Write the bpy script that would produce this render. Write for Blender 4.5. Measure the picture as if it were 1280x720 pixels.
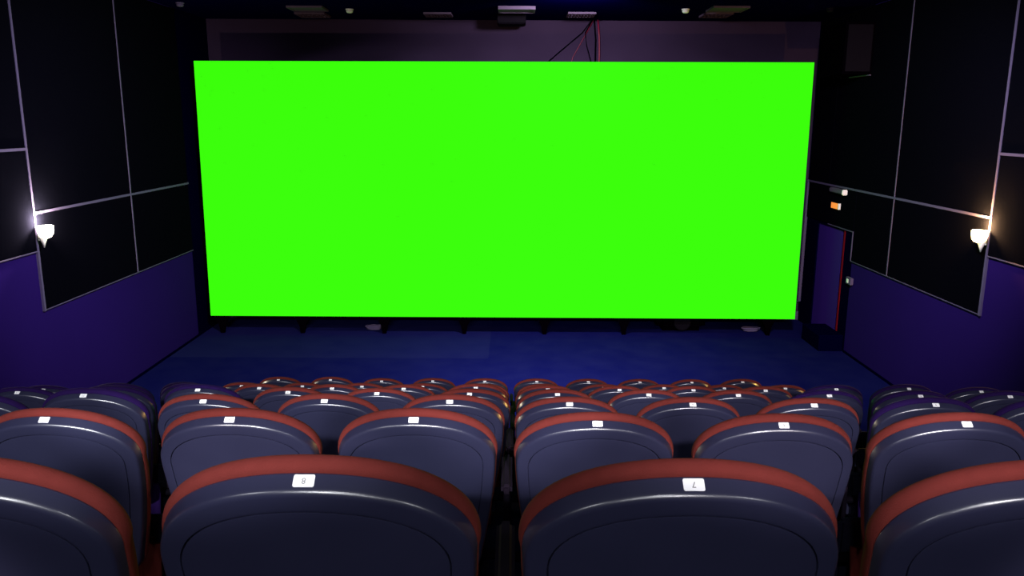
import bpy, bmesh, math, random
from mathutils import Vector, Matrix
random.seed(4)
for o in list(bpy.data.objects): bpy.data.objects.remove(o)
S = bpy.context.scene
C = S.collection
PI = math.pi

# ------------------------------------------------------------ camera
F, PITCH, ROLL, YAW = 999.6, 0.2075629, 0.0048152, -0.0001825
cd = bpy.data.cameras.new('camera'); cam = bpy.data.objects.new('camera', cd); C.objects.link(cam)
cd.sensor_width = 36; cd.lens = F/1280*36; cd.clip_start = .05; cd.clip_end = 60
cp, sp = math.cos(PITCH), math.sin(PITCH)
fw = Vector((math.sin(YAW)*cp, math.cos(YAW)*cp, -sp)); rt = Vector((math.cos(YAW), -math.sin(YAW), 0)); up = rt.cross(fw)
cr, sr = math.cos(ROLL), math.sin(ROLL)
rt2 = rt*cr + up*sr; up2 = -rt*sr + up*cr
cam.matrix_world = Matrix((rt2, up2, -fw)).transposed().to_4x4()
S.camera = cam

# ------------------------------------------------------------ world, exposure, lights
w = bpy.data.worlds.new('world'); S.world = w; w.use_nodes = True
w.node_tree.nodes['Background'].inputs[0].default_value = (.1, .12, .5, 1)
w.node_tree.nodes['Background'].inputs[1].default_value = .02
S.view_settings.view_transform = 'Standard'; S.view_settings.look = 'None'
S.view_settings.exposure = 0; S.view_settings.gamma = 1; S.view_settings.use_curve_mapping = False

def lamp(name, kind, loc, target, power, color=(1,1,1), size=.3, size_y=None, angle=60, blend=.5):
    l = bpy.data.lights.new(name, kind); l.energy = power; l.color = color
    if kind == 'AREA':
        l.shape = 'RECTANGLE'; l.size = size; l.size_y = size_y or size
    else:
        l.shadow_soft_size = size
        if kind == 'SPOT': l.spot_size = math.radians(angle); l.spot_blend = blend
    o = bpy.data.objects.new(name, l); C.objects.link(o); o.location = loc
    d = Vector(target) - Vector(loc)
    o.rotation_euler = d.to_track_quat('-Z', 'Y').to_euler()
    return o

COOL = (.93, .95, 1)
# ceiling downlights and an added strip over the seating (all above and behind the frame)
lamp('downlight', 'AREA', (0, -.95, 1.60), (0, 1.2, -1.0), 14, COOL, .30, .10)
lamp('ridge_fill_strip', 'AREA', (0, -2.7, 1.50), (0, 1.2, -.5), 55, COOL, 3.2, .05)  # added unseen source that draws the glint along the seat ridges
lamp('downlight', 'AREA', (-2.8, -1.2, 1.60), (-2.2, 2.8, -1), 24, COOL, .15)
lamp('downlight', 'AREA', (2.8, -1.2, 1.60), (2.2, 2.8, -1), 24, COOL, .15)
# added unseen spots at the rear, cones cut to leave the nearest backs dark
for x, e in ((-1.8, 1450), (-.5, 1450), (.5, 1200), (1.8, 1150)):
    lamp('rear_fill_spot', 'SPOT', (x, -2.4, 1.45), (x*1.1, 5.0, -.57), e, COOL if x < 0 else (1, .95, 1), .06, angle=30, blend=.12)
# added unseen spots that brighten only the outer seats of the nearest row
lamp('outer_seat_fill', 'SPOT', (-2.4, -2.3, .9), (-1.08, 1.1, -.78), 900, (1, .9, .9), .05, angle=12, blend=.5)
lamp('outer_seat_fill', 'SPOT', (2.4, -2.3, .9), (1.08, 1.1, -.78), 600, (1, .9, .9), .05, angle=12, blend=.5)
# added fill, no real fixture, brightens the floor in front of the screen
lamp('floor_fill', 'SPOT', (.5, 9.6, 1.6), (.3, 11.3, -3.57), 2600, (.8, .85, 1), .25, angle=80, blend=1)
# added lamp out of frame, washes the back wall above the screen
lamp('back_wall_fill', 'SPOT', (.9, 11.0, 1.6), (.9, 14.3, 1.22), 620, (1, .92, 1), .15, angle=108, blend=1)
# added unseen fill that lifts the side walls
lamp('side_wall_fill', 'SPOT', (-1.2, 6.4, 1.5), (-5.2, 10.6, -1.45), 2100, (.95, .88, 1), .25, angle=74, blend=1)
lamp('side_wall_fill', 'SPOT', (2.5, 6.2, 1.5), (5.2, 11.2, -1.45), 1900, (.95, .88, 1), .25, angle=74, blend=1)

# ------------------------------------------------------------ materials
def mat(name, col, rough=.6, spec=.5, noise=0, nscale=30, bump=0, bscale=200, emit=None, estr=0, sheen=0, metal=0, coat=0, rnoise=0):
    m = bpy.data.materials.new(name); m.use_nodes = True
    nt = m.node_tree; b = nt.nodes['Principled BSDF']
    b.inputs['Base Color'].default_value = (*col, 1); b.inputs['Roughness'].default_value = rough
    b.inputs['Specular IOR Level'].default_value = spec; b.inputs['Metallic'].default_value = metal
    b.inputs['Coat Weight'].default_value = coat; b.inputs['Coat Roughness'].default_value = .28
    if sheen:
        b.inputs['Sheen Weight'].default_value = sheen; b.inputs['Sheen Roughness'].default_value = .4
        b.inputs['Sheen Tint'].default_value = (*[min(1, c*3) for c in col], 1)
    tc = nt.nodes.new('ShaderNodeTexCoord')
    if noise:
        n = nt.nodes.new('ShaderNodeTexNoise'); n.inputs['Scale'].default_value = nscale; n.inputs['Detail'].default_value = 5
        nt.links.new(tc.outputs['Object'], n.inputs['Vector'])
        mx = nt.nodes.new('ShaderNodeMix'); mx.data_type = 'RGBA'
        mx.inputs[6].default_value = (*[c*(1-noise) for c in col], 1); mx.inputs[7].default_value = (*[min(1, c*(1+noise)) for c in col], 1)
        nt.links.new(n.outputs[0], mx.inputs[0]); nt.links.new(mx.outputs[2], b.inputs['Base Color'])
    if rnoise:
        n = nt.nodes.new('ShaderNodeTexNoise'); n.inputs['Scale'].default_value = 14; n.inputs['Detail'].default_value = 6
        nt.links.new(tc.outputs['Object'], n.inputs['Vector'])
        mr = nt.nodes.new('ShaderNodeMapRange'); mr.inputs[3].default_value = rough-rnoise; mr.inputs[4].default_value = rough+rnoise
        nt.links.new(n.outputs[0], mr.inputs[0]); nt.links.new(mr.outputs[0], b.inputs['Roughness'])
    if bump:
        n = nt.nodes.new('ShaderNodeTexNoise'); n.inputs['Scale'].default_value = bscale; n.inputs['Detail'].default_value = 3
        nt.links.new(tc.outputs['Object'], n.inputs['Vector'])
        bp = nt.nodes.new('ShaderNodeBump'); bp.inputs['Strength'].default_value = bump; bp.inputs['Distance'].default_value = .002
        nt.links.new(n.outputs[0], bp.inputs['Height']); nt.links.new(bp.outputs[0], b.inputs['Normal'])
    if emit:
        b.inputs['Emission Color'].default_value = (*emit, 1); b.inputs['Emission Strength'].default_value = estr
    return m

M = dict(
    shell=mat('shell_plastic', (.0200, .0205, .048), .30, .95, noise=.12, nscale=9, rnoise=.04, coat=.4),
    maroon=mat('maroon_fabric', (.118, .0185, .0155), .9, .1, noise=.15, nscale=40, bump=.35, bscale=500),
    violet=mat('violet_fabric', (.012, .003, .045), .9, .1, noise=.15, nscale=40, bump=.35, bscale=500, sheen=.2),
    plate=mat('white_plate', (.92, .92, .93), .4, .4),
    ink=mat('grey_ink', (.22, .21, .21), .6, .3),
    arm=mat('armrest_plastic', (.012, .008, .015), .75, .02),
    dark=mat('dark_metal', (.003, .002, .005), .8, .05),
    violet_wall=mat('violet_wall_paint', (.0145, .0055, .082), .9, .0, noise=.06, nscale=2),
    black_fabric=mat('black_acoustic_fabric', (.0014, .0014, .0032), .95, .0, noise=.2, nscale=60, bump=.3, bscale=300),
    black_wall=mat('black_wall_paint', (.0003, .0003, .011), .95, .0),
    ceiling=mat('navy_ceiling_paint', (.0008, .0004, .03), .95, .0, noise=.1, nscale=3),
    trim=mat('grey_metal_strip', (.076, .060, .125), .6, .03),
    plaster=mat('grey_plaster', (.030, .0185, .044), .95, .0, noise=.18, nscale=1.3),
    tile=mat('grey_ceiling_tile', (.085, .06, .11), .7, .05),
    white=mat('white_plastic', (.75, .75, .78), .4, .4),
    green=mat('green_screen', (.001, .001, .001), .9, 0, emit=(.0437, 1, .003), estr=1),
    red=mat('red_edge', (.13, .001, .007), .7, .05),
    door=mat('violet_door_paint', (.036, .014, .17), .8, .0),
    redcable=mat('red_cable', (.14, .004, .03), .5, .4),
    blackcable=mat('black_cable', (.001, .001, .003), .8, .0),
    bulb_l=mat('warm_white_glass', (.9, .9, .85), .3, .4, emit=(1, .86, .62), estr=20),
    bulb_r=mat('amber_glass', (.9, .85, .7), .3, .4, emit=(1, .66, .25), estr=20),
    cone=mat('frosted_cone', (.75, .72, .68), .4, .4),
    exit=mat('orange_sign', (.8, .25, .05), .5, .3, emit=(1, .28, .05), estr=.75),
    speaker=mat('speaker_black', (.0008, .0003, .0012), .9, .0),
    carpet=mat('navy_step_carpet', (.003, .003, .02), .95, .05, noise=.3, nscale=90, bump=.5, bscale=400),
)
# carpet of the floor in front of the screen, laid in two tones with seams
def floor_mat():
    m = bpy.data.materials.new('blue_floor_carpet'); m.use_nodes = True; nt = m.node_tree; N = nt.nodes; L = nt.links
    b = N['Principled BSDF']; b.inputs['Roughness'].default_value = .9; b.inputs['Specular IOR Level'].default_value = 0
    tc = N.new('ShaderNodeTexCoord'); sx = N.new('ShaderNodeSeparateXYZ'); L.new(tc.outputs['Object'], sx.inputs[0])
    def mth(op, a, v):
        n = N.new('ShaderNodeMath'); n.operation = op
        for i, q in enumerate((a, v)):
            if isinstance(q, (int, float)): n.inputs[i].default_value = q
            else: L.new(q, n.inputs[i])
        return n.outputs[0]
    a = mth('MULTIPLY', mth('LESS_THAN', sx.outputs[0], -.36), mth('GREATER_THAN', sx.outputs[1], 11.74))
    n = N.new('ShaderNodeTexNoise'); n.inputs['Scale'].default_value = 3; n.inputs['Detail'].default_value = 8; L.new(tc.outputs['Object'], n.inputs['Vector'])
    f = mth('ADD', mth('MULTIPLY', a, .45), n.outputs[0])
    mx = N.new('ShaderNodeMix'); mx.data_type = 'RGBA'; L.new(f, mx.inputs[0])
    mx.inputs[6].default_value = (.002, .0025, .05, 1); mx.inputs[7].default_value = (.008, .0085, .06, 1)
    L.new(mx.outputs[2], b.inputs['Base Color'])
    return m
M['floor'] = floor_mat()

# ------------------------------------------------------------ helpers
def link(name, me, m=None, parent=None, smooth=False):
    o = bpy.data.objects.new(name, me); C.objects.link(o)
    if m: me.materials.append(m)
    if smooth:
        for p in me.polygons: p.use_smooth = True
    if parent: o.parent = parent
    return o
def obj(name, bm, m, parent=None, smooth=False):
    bmesh.ops.recalc_face_normals(bm, faces=bm.faces)
    me = bpy.data.meshes.new(name); bm.to_mesh(me); bm.free()
    return link(name, me, m, parent, smooth)
def BM(): return bmesh.new()
def box(bm, a, b, bev=0, seg=2):
    t = bmesh.new(); bmesh.ops.create_cube(t, size=1)
    s = [b[i]-a[i] for i in range(3)]; c = [(a[i]+b[i])/2 for i in range(3)]
    for v in t.verts: v.co = Vector([v.co[i]*s[i]+c[i] for i in range(3)])
    if bev: bmesh.ops.bevel(t, geom=t.edges[:], offset=bev, segments=seg, affect='EDGES')
    me = bpy.data.meshes.new('t'); t.to_mesh(me); t.free(); bm.from_mesh(me); bpy.data.meshes.remove(me)
    return bm
def tube(bm, pts, r, n=8):
    rings = []
    for i, p in enumerate(pts):
        p = Vector(p); d = (Vector(pts[min(i+1, len(pts)-1)])-Vector(pts[max(i-1, 0)])).normalized()
        a = d.orthogonal().normalized() if abs(d.z) > .99 else d.cross(Vector((0, 0, 1))).normalized()
        b = d.cross(a)
        rings.append([bm.verts.new(p+a*r*math.cos(k*2*PI/n)+b*r*math.sin(k*2*PI/n)) for k in range(n)])
    for A, B in zip(rings, rings[1:]):
        for k in range(n): bm.faces.new((A[k], A[(k+1) % n], B[(k+1) % n], B[k]))
    bm.faces.new(rings[0]); bm.faces.new(rings[-1][::-1])
    return bm
def lathe(bm, prof, n=20, c=(0, 0, 0)):
    rings = [[bm.verts.new((c[0]+max(r, 1e-4)*math.cos(k*2*PI/n), c[1]+max(r, 1e-4)*math.sin(k*2*PI/n), c[2]+z)) for k in range(n)] for r, z in prof]
    for A, B in zip(rings, rings[1:]):
        for k in range(n): bm.faces.new((A[k], A[(k+1) % n], B[(k+1) % n], B[k]))
    bm.faces.new(rings[0]); bm.faces.new(rings[-1][::-1])
    return bm
def struct(name, bm, m, parent=None):
    o = obj(name, bm, m, parent)
    if not parent: o['kind'] = 'structure'
    return o
def tag(o, label, cat, group=None):
    o['label'] = label; o['category'] = cat
    if group: o['group'] = group
    return o
def thing(name, label, cat, loc=(0, 0, 0), group=None):
    o = bpy.data.objects.new(name, None); C.objects.link(o); o.location = loc; o.empty_display_size = .1
    return tag(o, label, cat, group)

# ------------------------------------------------------------ the hall
WX, YB, YR, ZF, ZC = 5.25, 14.3, -3.2, -3.575, 1.66
T = .2
ROWS = [(1.028, -.492), (2.182, -.856), (3.335, -1.219), (4.489, -1.587), (5.643, -1.957), (6.796, -2.337), (7.95, -2.671)]
HL = .90                                   # height of a number plate above its step
struct('floor', box(BM(), (-WX-T, YR-T, ZF-T), (WX+T, YB+T, ZF)), M['floor'])
struct('ceiling', box(BM(), (-WX-T, YR-T, ZC), (WX+T, YB+T, ZC+T)), M['ceiling'])
struct('wall_back', box(BM(), (-WX-T, YB, ZF), (WX+T, YB+T, ZC)), M['plaster'])
struct('wall_rear', box(BM(), (-WX-T, YR-T, ZF), (WX+T, YR, ZC)), M['black_wall'])
struct('wall_left', box(BM(), (-WX-T, YR, ZF), (-WX, 12.95, ZC)), M['violet_wall'])
struct('wall_left_front', box(BM(), (-WX-T, 12.95, ZF), (-WX, YB, ZC)), M['black_wall'])
struct('wall_right', box(BM(), (WX, YR, ZF), (WX+T, 12.19, ZC)), M['violet_wall'])
bm = BM()                                  # dark end of the right wall around the doorway
box(bm, (WX, 12.19, ZF), (WX+T, 12.56, ZC)); box(bm, (WX, 13.66, ZF), (WX+T, YB, ZC)); box(bm, (WX, 12.56, -1.70), (WX+T, 13.66, ZC))
struct('wall_right_front', bm, M['black_wall'])
# stepped seating platforms
bm = BM()
for i, (y, z) in enumerate(ROWS):
    y1 = ROWS[i+1][0] - .12 if i < 6 else y + 1.0
    zz = z - HL
    if zz > ZF + .005: box(bm, (-WX, (YR if i == 0 else y-.12), ZF), (WX, y1, zz))
o = struct('trim_platform', bm, M['carpet'])
o.name = 'floor_steps'
# doorway in the right wall
d = struct('door_1', box(BM(), (WX+.02, 12.66, ZF+.01), (WX+.07, 13.655, -1.71)), M['door'])
struct('door_edge', box(BM(), (WX-.012, 12.505, ZF+.01), (WX-.001, 12.545, -1.69)), M['red'], d)['label'] = 'thin red edge strip'
struct('door_stile', box(BM(), (WX+.025, 12.575, ZF+.01), (WX+.07, 12.66, -1.71)), M['ceiling'], d)
struct('wall_corridor', box(BM(), (WX+T, 12.4, ZF), (WX+T+.05, 13.8, -1.6)), M['black_wall'])

# trims
tn = [0]
def trim(a, b, m='trim'):
    tn[0] += 1
    return struct('trim_%d' % tn[0], box(BM(), a, b), M[m])
P = .018
panels = []
def panel(side, y0, y1, z0, z1):
    s = -1 if side == 'left' else 1
    x0, x1 = sorted((s*(WX-.0015), s*(WX-P)))
    panels.append((side, obj('acoustic_panel', box(BM(), (x0, y0+.006, z0+.004), (x1, y1-.006, z1-.004), .004, 1), M['black_fabric']), y0, z0))
    return panels[-1][1]
ZL, ZM, ZL2, ZM2 = -2.115, -1.028, -1.447, -.336
GL = 'dark acoustic wall panels'
for side, s, ye in (('left', -1, 12.95), ('right', 1, 12.19)):
    near = 8.71; mid = 10.98
    tag(panel(side, 6.4, near, ZL2, ZM2), 'small black fabric acoustic panel nearest on the %s wall, beside the wall lamp' % side, 'acoustic panel', GL)
    tag(panel(side, 6.4, near, ZM2, ZC-.01), 'tall black fabric acoustic panel nearest on the %s wall, at the picture edge' % side, 'acoustic panel', GL)
    tag(panel(side, near, mid, ZL, ZM), 'lower black acoustic panel on the %s wall with the sconce at its near edge' % side, 'acoustic panel', GL)
    tag(panel(side, near, mid, ZM, ZC-.01), 'tall upper black acoustic panel on the %s wall, above and right behind the sconce' % side, 'acoustic panel', GL)
    tag(panel(side, mid, ye, ZL, ZM), 'lower black acoustic panel on the %s wall, farther from the sconce, next to the screen' % side, 'acoustic panel', GL)
    tag(panel(side, mid, 12.95 if s < 0 else 13.29, ZM, ZC-.01), 'tall upper black acoustic panel on the %s wall, next to the screen' % side, 'acoustic panel', GL)
    def tr(y0, y1, z0, z1, dp=.05):
        x0, x1 = sorted((s*WX, s*(WX-dp))); trim((x0, y0, z0), (x1, y1, z1))
    tr(near-.016, near+.016, ZL-.01, ZC-.01, .026)
    tr(mid-.011, mid+.011, ZL, ZC-.01, .025)
    tr(6.4, near-.012, ZL2-.006, ZL2+.006, .026)
    tr(6.4, near-.012, ZM2-.014, ZM2+.015, .030)
    tr(near+.016, ye, ZL-.005, ZL+.004, .025)
    tr(near+.016, 12.95 if s < 0 else 14.2, ZM-.014, ZM+.015, .030)
x0, x1 = WX-P, WX
tag(panel('right', 12.19, 14.2, -1.66, ZM), 'low black acoustic panel over the side door on the right wall', 'acoustic panel', GL)
tag(panel('right', 13.29, 14.2, ZM, ZC-.01), 'farthest upper black acoustic panel on the right wall behind the screen edge', 'acoustic panel', GL)
trim((WX-.045, 14.2, -3.21), (WX, 14.24, ZM+.017))
trim((WX-.045, 14.24, -3.23), (WX, 14.29, -3.19))
trim((WX-.026, 12.19, -1.672), (WX, 13.2, -1.660))
trim((WX-.026, 12.19, ZL), (WX, 12.205, -1.672))
trim((-WX, YB-.03, ZF), (WX, YB, ZF+.16))      # light skirting of the back wall under the screen
# dark skirting along the side walls
struct('baseboard_left', box(BM(), (-WX, 8.95, ZF), (-WX+.015, YB-.03, ZF+.035)), M['black_wall'])
struct('baseboard_right', box(BM(), (WX-.015, 8.95, ZF), (WX, 12.19, ZF+.035)), M['black_wall'])

# ------------------------------------------------------------ cinema screen
YS = 13.1
scr = thing('cinema_screen', 'huge bright green cinema screen on dark tapered feet in front of the back wall', 'screen', (-.15, YS, ZF))
def local(o, root): o.matrix_parent_inverse = Matrix.Translation(-Vector(root.location)); return o
bm = BM()
cs = [(-5.051, .885), (4.757, .906), (4.772, -3.273), (-5.082, -3.260)]
for y in (YS, YS+.04): [bm.verts.new((x, y, z)) for x, z in cs]
bm.verts.ensure_lookup_table(); v = bm.verts
bm.faces.new(v[0:4]); bm.faces.new(v[4:8])
for k in range(4): bm.faces.new((v[k], v[(k+1) % 4], v[4+(k+1) % 4], v[4+k]))
sf = local(obj('screen_surface', bm, M['green'], scr), scr)
sf.data.materials.append(M['dark'])
for p in sf.data.polygons:
    if p.center.y > YS+.001: p.material_index = 1
bm = BM()
box(bm, (-5.04, YS+.045, .78), (4.74, YS+.12, .87)); box(bm, (-5.07, YS+.045, -3.285), (4.76, YS+.12, -3.20))
box(bm, (-5.05, YS+.045, -3.2), (-4.97, YS+.12, .78)); box(bm, (4.67, YS+.045, -3.2), (4.75, YS+.12, .78))
local(obj('screen_frame', bm, M['dark'], scr), scr)
for x in (-4.92, -3.56, -2.17, -.81, .55, 1.90, 4.35):
    bm = BM()
    for z, hw in ((-3.28, .125), (-3.43, .055), (ZF, .03)):
        for dx, dy in ((-1, 0), (1, 0), (1, 1), (-1, 1)): bm.verts.new((x+dx*hw, YS+.05+dy*.06, z))
    bm.verts.ensure_lookup_table(); v = bm.verts
    for q in (0, 4):
        for k in range(4): bm.faces.new((v[q+k], v[q+(k+1) % 4], v[q+4+(k+1) % 4], v[q+4+k]))
    bm.faces.new(v[0:4]); bm.faces.new(v[8:12])
    local(obj('screen_foot', bm, M['speaker'], scr), scr)

# subwoofer under the right half of the screen
sub = thing('subwoofer', 'low rounded black subwoofer on the floor under the right part of the screen', 'speaker', (2.93, 13.35, ZF))
obj('cabinet', box(BM(), (-.42, .0, 0), (.42, .45, .34), .10, 4), M['speaker'], sub)
bm = lathe(BM(), [(.0, 0), (.13, 0), (.14, .012), (.12, .02), (.0, .008)], 24)
bm.transform(Matrix.Translation((0, -.001, .17)) @ Matrix.Rotation(PI/2, 4, 'X')); obj('cone', bm, M['dark'], sub)
# small things lying under the screen
def heap(name, loc, m, label, cat, sx=.16, sz=.05, seed=1):
    rnd = random.Random(seed); bm = BM()
    for k in range(3):
        pts = [(sx*(.8+.1*k)*math.cos(a)+rnd.uniform(-.006, .006), .07*math.sin(a), .012+.02*k+rnd.uniform(0, .008)) for a in [i*2*PI/18 for i in range(17)]]
        tube(bm, pts, .012, 6)
    o = obj(name, bm, m, None, True); o.location = loc; return tag(o, label, cat)
heap('cable_coil', (-2.38, 13.45, ZF), M['trim'], 'small pale coil of cable on the floor under the left part of the screen', 'cable')
heap('cable_loop', (4.15, 13.45, ZF), M['trim'], 'small pale loop of cable on the floor near the right corner of the screen', 'cable', seed=3)

# ------------------------------------------------------------ seats
LEAN = math.radians(17)
O0 = Vector((0, -.0148, HL-.0116))
def bend(u, v, w):
    """panel coordinates (u across, v up along the back, w towards the row behind) -> seat space"""
    w -= .45*u*u
    if v > 0: a = LEAN; y = -v*math.sin(a); z = v*math.cos(a)
    else:
        s = -v; n = 10; y = z = 0; a = LEAN
        for i in range(n):
            a = LEAN*(1-.75*min(1, (s*(i+.5)/n)/.55)); y += math.sin(a)*s/n; z -= math.cos(a)*s/n
        a = LEAN*(1-.75*min(1, s/.55))
    return Vector((u, O0.y+y-w*math.cos(a), O0.z+z-w*math.sin(a)))
HW, DROP, LEN, EXPO = .2325, .155, .56, 2.05
def outline():
    pts = []
    NT = 40
    for i in range(NT+1):
        t = PI - PI*i/NT
        c, s = math.cos(t), math.sin(t)
        pts.append((HW*math.copysign(abs(c)**(2/EXPO), c), -DROP+DROP*abs(s)**(2/EXPO)))
    for i in range(1, 10):
        f = i/10; pts.append((HW-.045*f**1.6, -DROP-(LEN-.07-DROP)*f))
    bx, bz, r = HW-.045, -(LEN-.07), .07
    for i in range(0, 7):
        a = i/6*PI/2; pts.append((bx-r+r*math.cos(a), bz-r*math.sin(a)))
    for i in range(6, -1, -1):
        a = i/6*PI/2; pts.append((-(bx-r+r*math.cos(a)), bz-r*math.sin(a)))
    for i in range(9, 0, -1):
        f = i/10; pts.append((-(HW-.045*f**1.6), -DROP-(LEN-.07-DROP)*f))
    return pts
OUT = outline(); NO = len(OUT)
NRM = []
for i in range(NO):
    a, b = OUT[i-1], OUT[(i+1) % NO]; t = Vector((b[0]-a[0], b[1]-a[1])).normalized(); NRM.append((-t.y, t.x))
CEN = (0, -.27)
def ring(off, w, side=None):
    """outline offset by off at the top and by side (default: the same) at the flanks"""
    rg = []
    for p, n in zip(OUT, NRM):
        k = max(0, n[1])**.7; o = off if side is None else side+(off-side)*k
        rg.append((p[0]+n[0]*o, p[1]+n[1]*o, w))
    return rg
def scaled(rg, s, w): return [(CEN[0]+(p[0]-CEN[0])*s, CEN[1]+(p[1]-CEN[1])*s, w) for p in rg]
def loft(rings, close=True, sharp=()):
    bm = BM(); R = [[bm.verts.new(bend(*p)) for p in r] for r in rings]
    for A, B in zip(R, R[1:]):
        for k in range(NO): bm.faces.new((A[k], A[(k+1) % NO], B[(k+1) % NO], B[k]))
    if close: bm.faces.new(R[-1])
    for i in sharp:
        for k in range(NO): bm.edges.get((R[i][k], R[i][(k+1) % NO])).smooth = False
    return bm
def shell_mesh():
    return loft([ring(-.03, -.034), ring(.006, -.0315, 0), ring(.0110, -.0290, .003), ring(.0106, -.0267, .0035), ring(.0030, -.0085, .0014), ring(.0021, -.0055, .0010), ring(.0003, -.0029, -.0004), ring(-.0030, -.0009, -.0032), ring(-.0072, .0002),
                 ring(-.030, .0012), ring(-.0322, .0010), ring(-.0325, -.006), ring(-.045, -.0075)], False, (9, 10))
def panel_mesh():
    r = ring(-.0375, .0008)
    return loft([ring(-.0350, -.008), ring(-.0351, .0004), r, scaled(r, .95, .0017), scaled(r, .88, .0026), scaled(r, .72, .0036), scaled(r, .45, .004), scaled(r, .15, .0042)], True, (1,))
def cushion_mesh():
    r = ring(-.035, -.082)
    return loft([ring(-.03, -.031), ring(.008, -.0292, -.002), ring(.0120, -.0296, .0025), ring(.0160, -.0306, .0036), ring(.0198, -.0332, .0048), ring(.0226, -.0378, .0056), ring(.0240, -.0436, .0058), ring(.0236, -.0500, .005), ring(.0208, -.0570, .003), ring(.0152, -.0630, -.001), ring(.0065, -.069, -.008), ring(-.004, -.0735, -.014), ring(-.018, -.078, -.024),
                 r, scaled(r, .9, -.092), scaled(r, .7, -.094), scaled(r, .4, -.09), scaled(r, .12, -.088)])
# number plate lies on the slope between shell edge and cushion
PD = Vector((0, .766, .643)); PN = Vector((0, -.643, .766))
PD = (bend(0, .0106, -.0267)-bend(0, .0030, -.0085)).normalized(); PN = Vector((0, -PD.z, PD.y))
PC = (bend(0, .0106, -.0267)+bend(0, .0030, -.0085))/2
def plate_mesh():
    bm = BM(); w2, h2, r, t = .0148, .0092, .0025, .0009
    pts = []
    for cx, cy, a0 in ((1, 1, 0), (-1, 1, 1), (-1, -1, 2), (1, -1, 3)):
        for k in range(4):
            a = (a0+k/3)*PI/2; pts.append((cx*(w2-r)+r*math.cos(a), cy*(h2-r)+r*math.sin(a)))
    A = [bm.verts.new(PC+Vector((x, 0, 0))+PD*y-PN*.0004) for x, y in pts]; B = [bm.verts.new(PC+Vector((x, 0, 0))+PD*y+PN*t) for x, y in pts]
    for k in range(len(pts)): bm.faces.new((A[k], A[(k+1) % len(pts)], B[(k+1) % len(pts)], B[k]))
    bm.faces.new(B); bm.faces.new(A[::-1])
    return bm
digits = {}
def digit_mesh(n):
    if n in digits: return digits[n]
    cu = bpy.data.curves.new('number', 'FONT'); cu.body = str(n); cu.size = .0125; cu.extrude = .0002; cu.align_x = 'CENTER'; cu.align_y = 'CENTER'
    t = bpy.data.objects.new('number', cu); C.objects.link(t)
    bpy.context.view_layer.update()
    me = bpy.data.meshes.new_from_object(t.evaluated_get(bpy.context.evaluated_depsgraph_get()))
    bpy.data.objects.remove(t); bpy.data.curves.remove(cu)
    # the number is read from the row in front: upside down from behind
    q = PC+PN*.0013
    for v in me.vertices:
        x, y = -v.co.x, -v.co.y
        v.co = q+Vector((x, 0, 0))+PD*y+PN*v.co.z
    me.materials.append(M['ink']); digits[n] = me
    return me
ARM_Z = HL-.275
def arm_bm(x):
    bm = box(BM(), (x-.018, .17, ARM_Z-.035), (x+.018, .42, ARM_Z), .010, 3)
    return bm
def stand_bm(x):
    return box(BM(), (x-.0105, .21, -.03), (x+.0105, .38, ARM_Z-.034), .004, 1)

def make_seat():
    t = thing('cinema_chair', '-', 'chair')
    obj('back_shell', shell_mesh(), M['shell'], t, True)
    obj('back_panel', panel_mesh(), M['shell'], t, True)
    c = obj('backrest_cushion', cushion_mesh(), M['maroon'], t, True)
    plt = obj('number_plate', plate_mesh(), M['plate'], t); plt['label'] = 'small white number plate'
    bm = box(BM(), (-.175, .20, .14), (.175, .31, .40), .045, 5)
    for v in bm.verts: v.co.y += (v.co.z-.24)*.12
    obj('seat_cushion', bm, M['maroon'], t, True)
    obj('seat_pan', box(BM(), (-.19, .335, .18), (.19, .37, .42), .015, 2), M['shell'], t)
    obj('armrest', arm_bm(-.2635), M['arm'], t)
    obj('stand', stand_bm(-.2635), M['dark'], t)
    bm = BM(); tube(bm, [(-.25, .30, .30), (.235, .30, .30)], .018, 10); obj('pivot_bar', bm, M['dark'], t)
    return t
# x of every seat in view, per row, nearest row first (left to right)
PX = .535
XS = [
 [-.822, -.287, .253, .785],
 [-1.351, -.815, -.283, .249, .788, 1.317],
 [-2.40, -1.880, -1.356, -.823, -.272, .255, .797, 1.331, 1.865, 2.40],
 [-2.919, -2.388, -1.852, -1.320, -.796, -.248, .271, .810, 1.338, 1.876, 2.415, 2.943],
 [-3.474, -2.94, -2.405, -1.871, -1.331, -.801, -.267, .269, .800, 1.348, 1.882, 2.405, 2.943, 3.481],
 [-2.937, -2.409, -1.867, -1.335, -.796, -.262, .285, .824, 1.359, 1.897, 2.443],
 [-2.430, -1.888, -1.355, -.822, -.280, .262, .799, 1.337, 1.878, 2.407]]
DZ = {(0, 0): .0, (0, 1): .001, (0, 2): -.002, (1, 0): .0, (1, 1): .003, (1, 2): .005, (1, 3): -.004, (1, 4): -.006, (2, 1): .024, (2, 2): 0, (2, 3): .004, (2, 4): .004, (2, 5): -.005, (2, 6): -.004, (2, 7): -.005,
      (3, 0): -.005, (3, 1): .007, (3, 2): .017, (3, 3): .005, (4, 0): -.021, (4, 6): .010, (4, 11): .013, (4, 12): .019, (6, 0): .005, (6, 1): .008, (6, 2): -.004, (6, 9): .006}
ORD = ['nearest', 'second', 'third', 'fourth', 'fifth', 'sixth', 'farthest']
NTH = ['first', 'second', 'third', 'fourth', 'fifth', 'sixth', 'seventh', 'eighth', 'ninth', 'tenth', 'eleventh', 'twelfth', 'thirteenth', 'fourteenth']
proto = make_seat(); kids = list(proto.children); used = False
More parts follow.
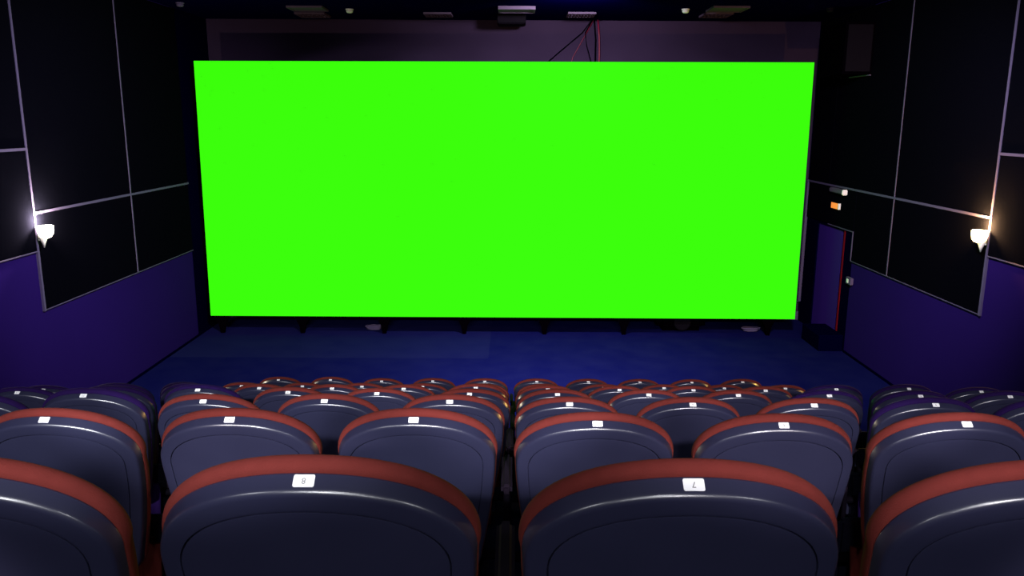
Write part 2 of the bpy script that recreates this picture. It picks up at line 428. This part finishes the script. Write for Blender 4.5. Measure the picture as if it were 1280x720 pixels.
for r, xs in enumerate(XS):
    for i, x in enumerate(xs):
        n = len(xs); Y, Z = ROWS[r]
        if not used: s = proto; cc = kids; used = True
        else:
            s = proto.copy(); C.objects.link(s); cc = []
            for k in kids:
                c = k.copy(); C.objects.link(c); c.parent = s; cc.append(c)
        s.location = (x, Y, Z-HL+DZ.get((r, i), 0))
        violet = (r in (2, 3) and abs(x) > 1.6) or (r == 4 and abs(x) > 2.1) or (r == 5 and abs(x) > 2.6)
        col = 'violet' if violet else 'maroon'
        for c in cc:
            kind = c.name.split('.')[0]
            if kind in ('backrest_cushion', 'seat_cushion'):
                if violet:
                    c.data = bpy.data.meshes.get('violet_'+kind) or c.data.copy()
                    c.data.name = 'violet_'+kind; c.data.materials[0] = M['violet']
            if kind == 'number_plate':
                num = max(1, round(8-(x+.28)/PX))
                d = bpy.data.objects.new('seat_number', digit_mesh(num)); C.objects.link(d); d.parent = c
                d['label'] = 'small grey printed digit'
        if i == n-1 or xs[i+1]-x > .8:      # the last seat closes the row with a second armrest
            o = obj('armrest', arm_bm(.2635), M['arm'], s); o = obj('stand', stand_bm(.2635), M['dark'], s)
        rowname = {0: 'nearest row', 6: 'farthest row'}.get(r, '%s nearest row' % ORD[r])
        if r == 0:
            lb = ['%s cinema chair cut off by the left edge, nearest row', '%s cinema chair with the large 8 plate, front left of the middle gap', '%s cinema chair with the large 7 plate, front right of the middle gap', '%s cinema chair cut off by the right edge, nearest row'][i] % col
        else:
            side, k = ('left', i) if i < n/2 else ('right', n-1-i)
            where = '%s from the %s' % (NTH[k], side) if k else '%smost in view' % side
            lb = '%s cinema chair, %s in the %s' % (col, where, rowname)
        tag(s, lb, 'chair', 'cinema chairs in raked rows')

# ------------------------------------------------------------ wall lamps
def sconce(side):
    s = -1 if side == 'left' else 1
    y = 8.715; z = -1.235; x = s*(WX-.05)
    t = thing('wall_sconce', 'small glowing %s wall lamp on the grey strip of the %s wall' % ('white' if s < 0 else 'amber', side), 'wall lamp', (x, y, z), 'wall sconces')
    m = M['bulb_l'] if s < 0 else M['bulb_r']
    ix = -s*.072
    lathe_b = lathe(BM(), [(.018, -.065), (.05, -.055), (.072, -.025), (.082, .02), (.084, .065), (.074, .07), (.03, .05)], 24, (ix, 0, 0))
    obj('glass_bowl', lathe_b, m, t, True)
    obj('cone', lathe(BM(), [(.006, -.17), (.02, -.12), (.045, -.06), (.04, -.045)], 16, (-s*.04, 0, 0)), M['cone'], t, True)
    obj('bracket', box(BM(), (min(0, ix), -.012, -.05), (max(0, ix), .012, -.03)), M['cone'], t)
    obj('back_plate', box(BM(), (min(0, -s*.02), -.03, -.09), (max(0, -s*.02), .03, .02), .004, 1), M['cone'], t)
    l = bpy.data.lights.new('sconce_light', 'POINT'); l.energy = 190 if s < 0 else 230; l.color = (1, .84, .58) if s < 0 else (1, .56, .13); l.shadow_soft_size = .03
    lo = bpy.data.objects.new('sconce_light', l); C.objects.link(lo); lo.parent = t; lo.location = (ix, 0, .12)
sconce('left'); sconce('right')

# ------------------------------------------------------------ fittings on the right wall
t = thing('emergency_light', 'slim white emergency light fitted over the side door on the right wall', 'emergency light', (WX-P, 12.84, -1.085))
obj('housing', box(BM(), (-.07, -.28, -.04), (0, .26, .035), .012, 2), M['tile'], t)
obj('lens', box(BM(), (-.085, -.32, -.05), (-.005, -.28, .035), .01, 2), M['white'], t)
t = thing('exit_sign', 'tiny lit orange exit sign over the side door on the right wall', 'sign', (WX-P, 12.92, -1.335))
obj('sign_case', box(BM(), (-.03, -.17, -.055), (0, .15, .055), .004, 1), M['dark'], t)
obj('sign_face', box(BM(), (-.036, -.14, -.045), (-.03, .13, .045)), M['exit'], t)
obj('end_cap', box(BM(), (-.038, -.175, -.05), (0, -.142, .05), .004, 1), M['white'], t)
t = thing('switch_box', 'small pale grey switch box on the right wall beside the side door', 'switch', (WX, 12.16, -2.42))
obj('box_body', box(BM(), (-.05, -.10, -.055), (0, .08, .055), .008, 2), M['trim'], t)
obj('rocker', box(BM(), (-.058, -.03, -.03), (-.05, .03, .03), .003, 1), M['white'], t)
# dark step at the side door
tag(obj('door_step', box(BM(), (4.86, 12.22, ZF), (WX-.002, 12.98, ZF+.26), .01, 1), M['black_wall']), 'low dark step in front of the side door', 'step')
# wall speakers high in front
def speaker(side):
    s = -1 if side == 'left' else 1
    t = thing('wall_speaker', 'big black surround speaker high on the %s wall next to the screen top' % side, 'speaker', (s*(WX-P-.003), 12.5, .66), 'wall speakers')
    a, b = sorted((0, -s*.42))
    obj('cabinet', box(BM(), (a, -.42, .01), (b, .5, .75), .01, 1), M['speaker'], t)
    obj('grille', box(BM(), (a+.03, -.435, .05), (b-.03, -.42, .71), .004, 1), M['dark'], t)
    tag_b = obj('mount_rail', box(BM(), (min(0, -s*.03), -.42, -.005), (max(0, -s*.03), .30, .01)), M['trim'], t)
speaker('right')

# ------------------------------------------------------------ ceiling fittings
def tile(cx, cy, w, dp, label, lower=0, slats=0, dull=False):
    t = thing('ceiling_light' if not slats else 'ceiling_vent', label, 'ceiling light' if not slats else 'vent', (cx, cy, ZC), 'unlit square ceiling lights' if not slats else 'slatted ceiling vents')
    z0 = -.03-lower
    bm = BM(); f = .03
    box(bm, (-w/2, -dp/2, z0), (w/2, -dp/2+f, 0)); box(bm, (-w/2, dp/2-f, z0), (w/2, dp/2, 0))
    box(bm, (-w/2, -dp/2+f, z0), (-w/2+f, dp/2-f, 0)); box(bm, (w/2-f, -dp/2+f, z0), (w/2, dp/2-f, 0))
    obj('frame', bm, M['tile'], t)
    if slats:
        obj('backing', box(BM(), (-w/2+f, -dp/2+f, -.008), (w/2-f, dp/2-f, 0)), M['dark'], t)
        for k in range(slats):
            x = -w/2+f+(w-2*f)*(k+.5)/slats
            obj('slat', box(BM(), (x-.012, -dp/2+f, z0), (x+.012, dp/2-f, -.008)), M['tile'], t)
        obj('cross_slat', box(BM(), (-w/2+f, -.012, z0), (w/2-f, .012, -.008)), M['tile'], t)
    else:
        obj('diffuser', box(BM(), (-w/2+f, -dp/2+f, z0+.008), (w/2-f, dp/2-f, 0)), M['tile'], t)
tile(3.23, 12.68, .54, .52, 'square grey ceiling light, right of the middle, nearer of the right pair')
tile(3.23, 13.38, .44, .48, 'square grey slatted vent, farther of the right ceiling pair', slats=6)
tile(-3.15, 12.85, .54, .46, 'dim square ceiling light, nearer of the left ceiling pair')
tile(-3.26, 13.62, .48, .48, 'dim square slatted vent, farther of the left ceiling pair', slats=6)
tile(-1.21, 13.52, .44, .44, 'slatted ceiling vent left of the centre ceiling light', slats=8)
tile(1.08, 13.42, .44, .46, 'slatted ceiling vent above the hanging cables', slats=8)
tile(.05, 12.77, .56, .46, 'square ceiling light above the middle of the screen', lower=.02)
b = thing('ceiling_box', 'dark boxy housing fixed to the ceiling above the middle of the screen', 'ceiling box', (-.03, 13.7, ZC))
obj('housing', box(BM(), (-.23, -.25, -.14), (.23, .25, 0), .01, 1), M['dark'], b)
obj('lid', box(BM(), (-.20, -.22, -.15), (.20, .22, -.14), .004, 1), M['dark'], b)
def dome(x, y, label, m='white'):
    t = thing('smoke_detector', label, 'smoke detector', (x, y, ZC), 'round ceiling detectors')
    obj('base', lathe(BM(), [(.06, 0), (.062, -.015), (.055, -.02)], 24), M[m], t, True)
    obj('cap', lathe(BM(), [(.05, -.02), (.052, -.045), (.035, -.06), (.0, -.065)], 24), M[m], t, True)
dome(-2.531, 12.965, 'round white ceiling detector left of the middle, beside the left vents')
dome(2.619, 12.782, 'round white ceiling detector beside the right square ceiling light')
dome(-4.90, 12.35, 'round grey ceiling detector in the dark upper left corner', 'trim')
dome(4.75, 12.6, 'round grey ceiling detector in the dark upper right corner', 'dark')
# cables hanging behind the top of the screen
def cable(name, pts, m, label, r=.012):
    o = obj(name, tube(BM(), pts, r, 6), m, None, True); tag(o, label, 'cable', 'cables hanging behind the screen top'); return o
yc = 14.2
cable('hanging_cable', [(1.43, yc, ZC), (1.46, yc, 1.4), (1.47, yc, 1.1), (1.47, yc, .4)], M['redcable'], 'red cable hanging from the ceiling behind the screen top', .014)
cable('hanging_cable', [(1.37, yc, ZC), (1.40, yc, 1.35), (1.41, yc, .4)], M['blackcable'], 'straight black cable hanging just left of the red one', .013)
cable('hanging_cable', [(1.33, yc+.03, ZC), (1.17, yc+.03, 1.45), (.84, yc+.03, 1.18), (.45, yc+.03, .85), (.2, yc+.03, .6)], M['blackcable'], 'thin black cable sagging down to the left above the screen', .009)
cable('hanging_cable', [(1.34, yc, ZC), (1.22, yc, 1.45), (1.25, yc, 1.25), (1.33, yc, .98), (1.36, yc, .4)], M['blackcable'], 'thin black cable bowed left of the straight black one', .009)
cable('hanging_cable', [(1.36, yc+.03, ZC), (1.15, yc+.03, 1.28), (1.02, yc+.03, 1.05), (.9, yc+.03, .6)], M['redcable'], 'thin dark red cable slanting between the black cables', .006)
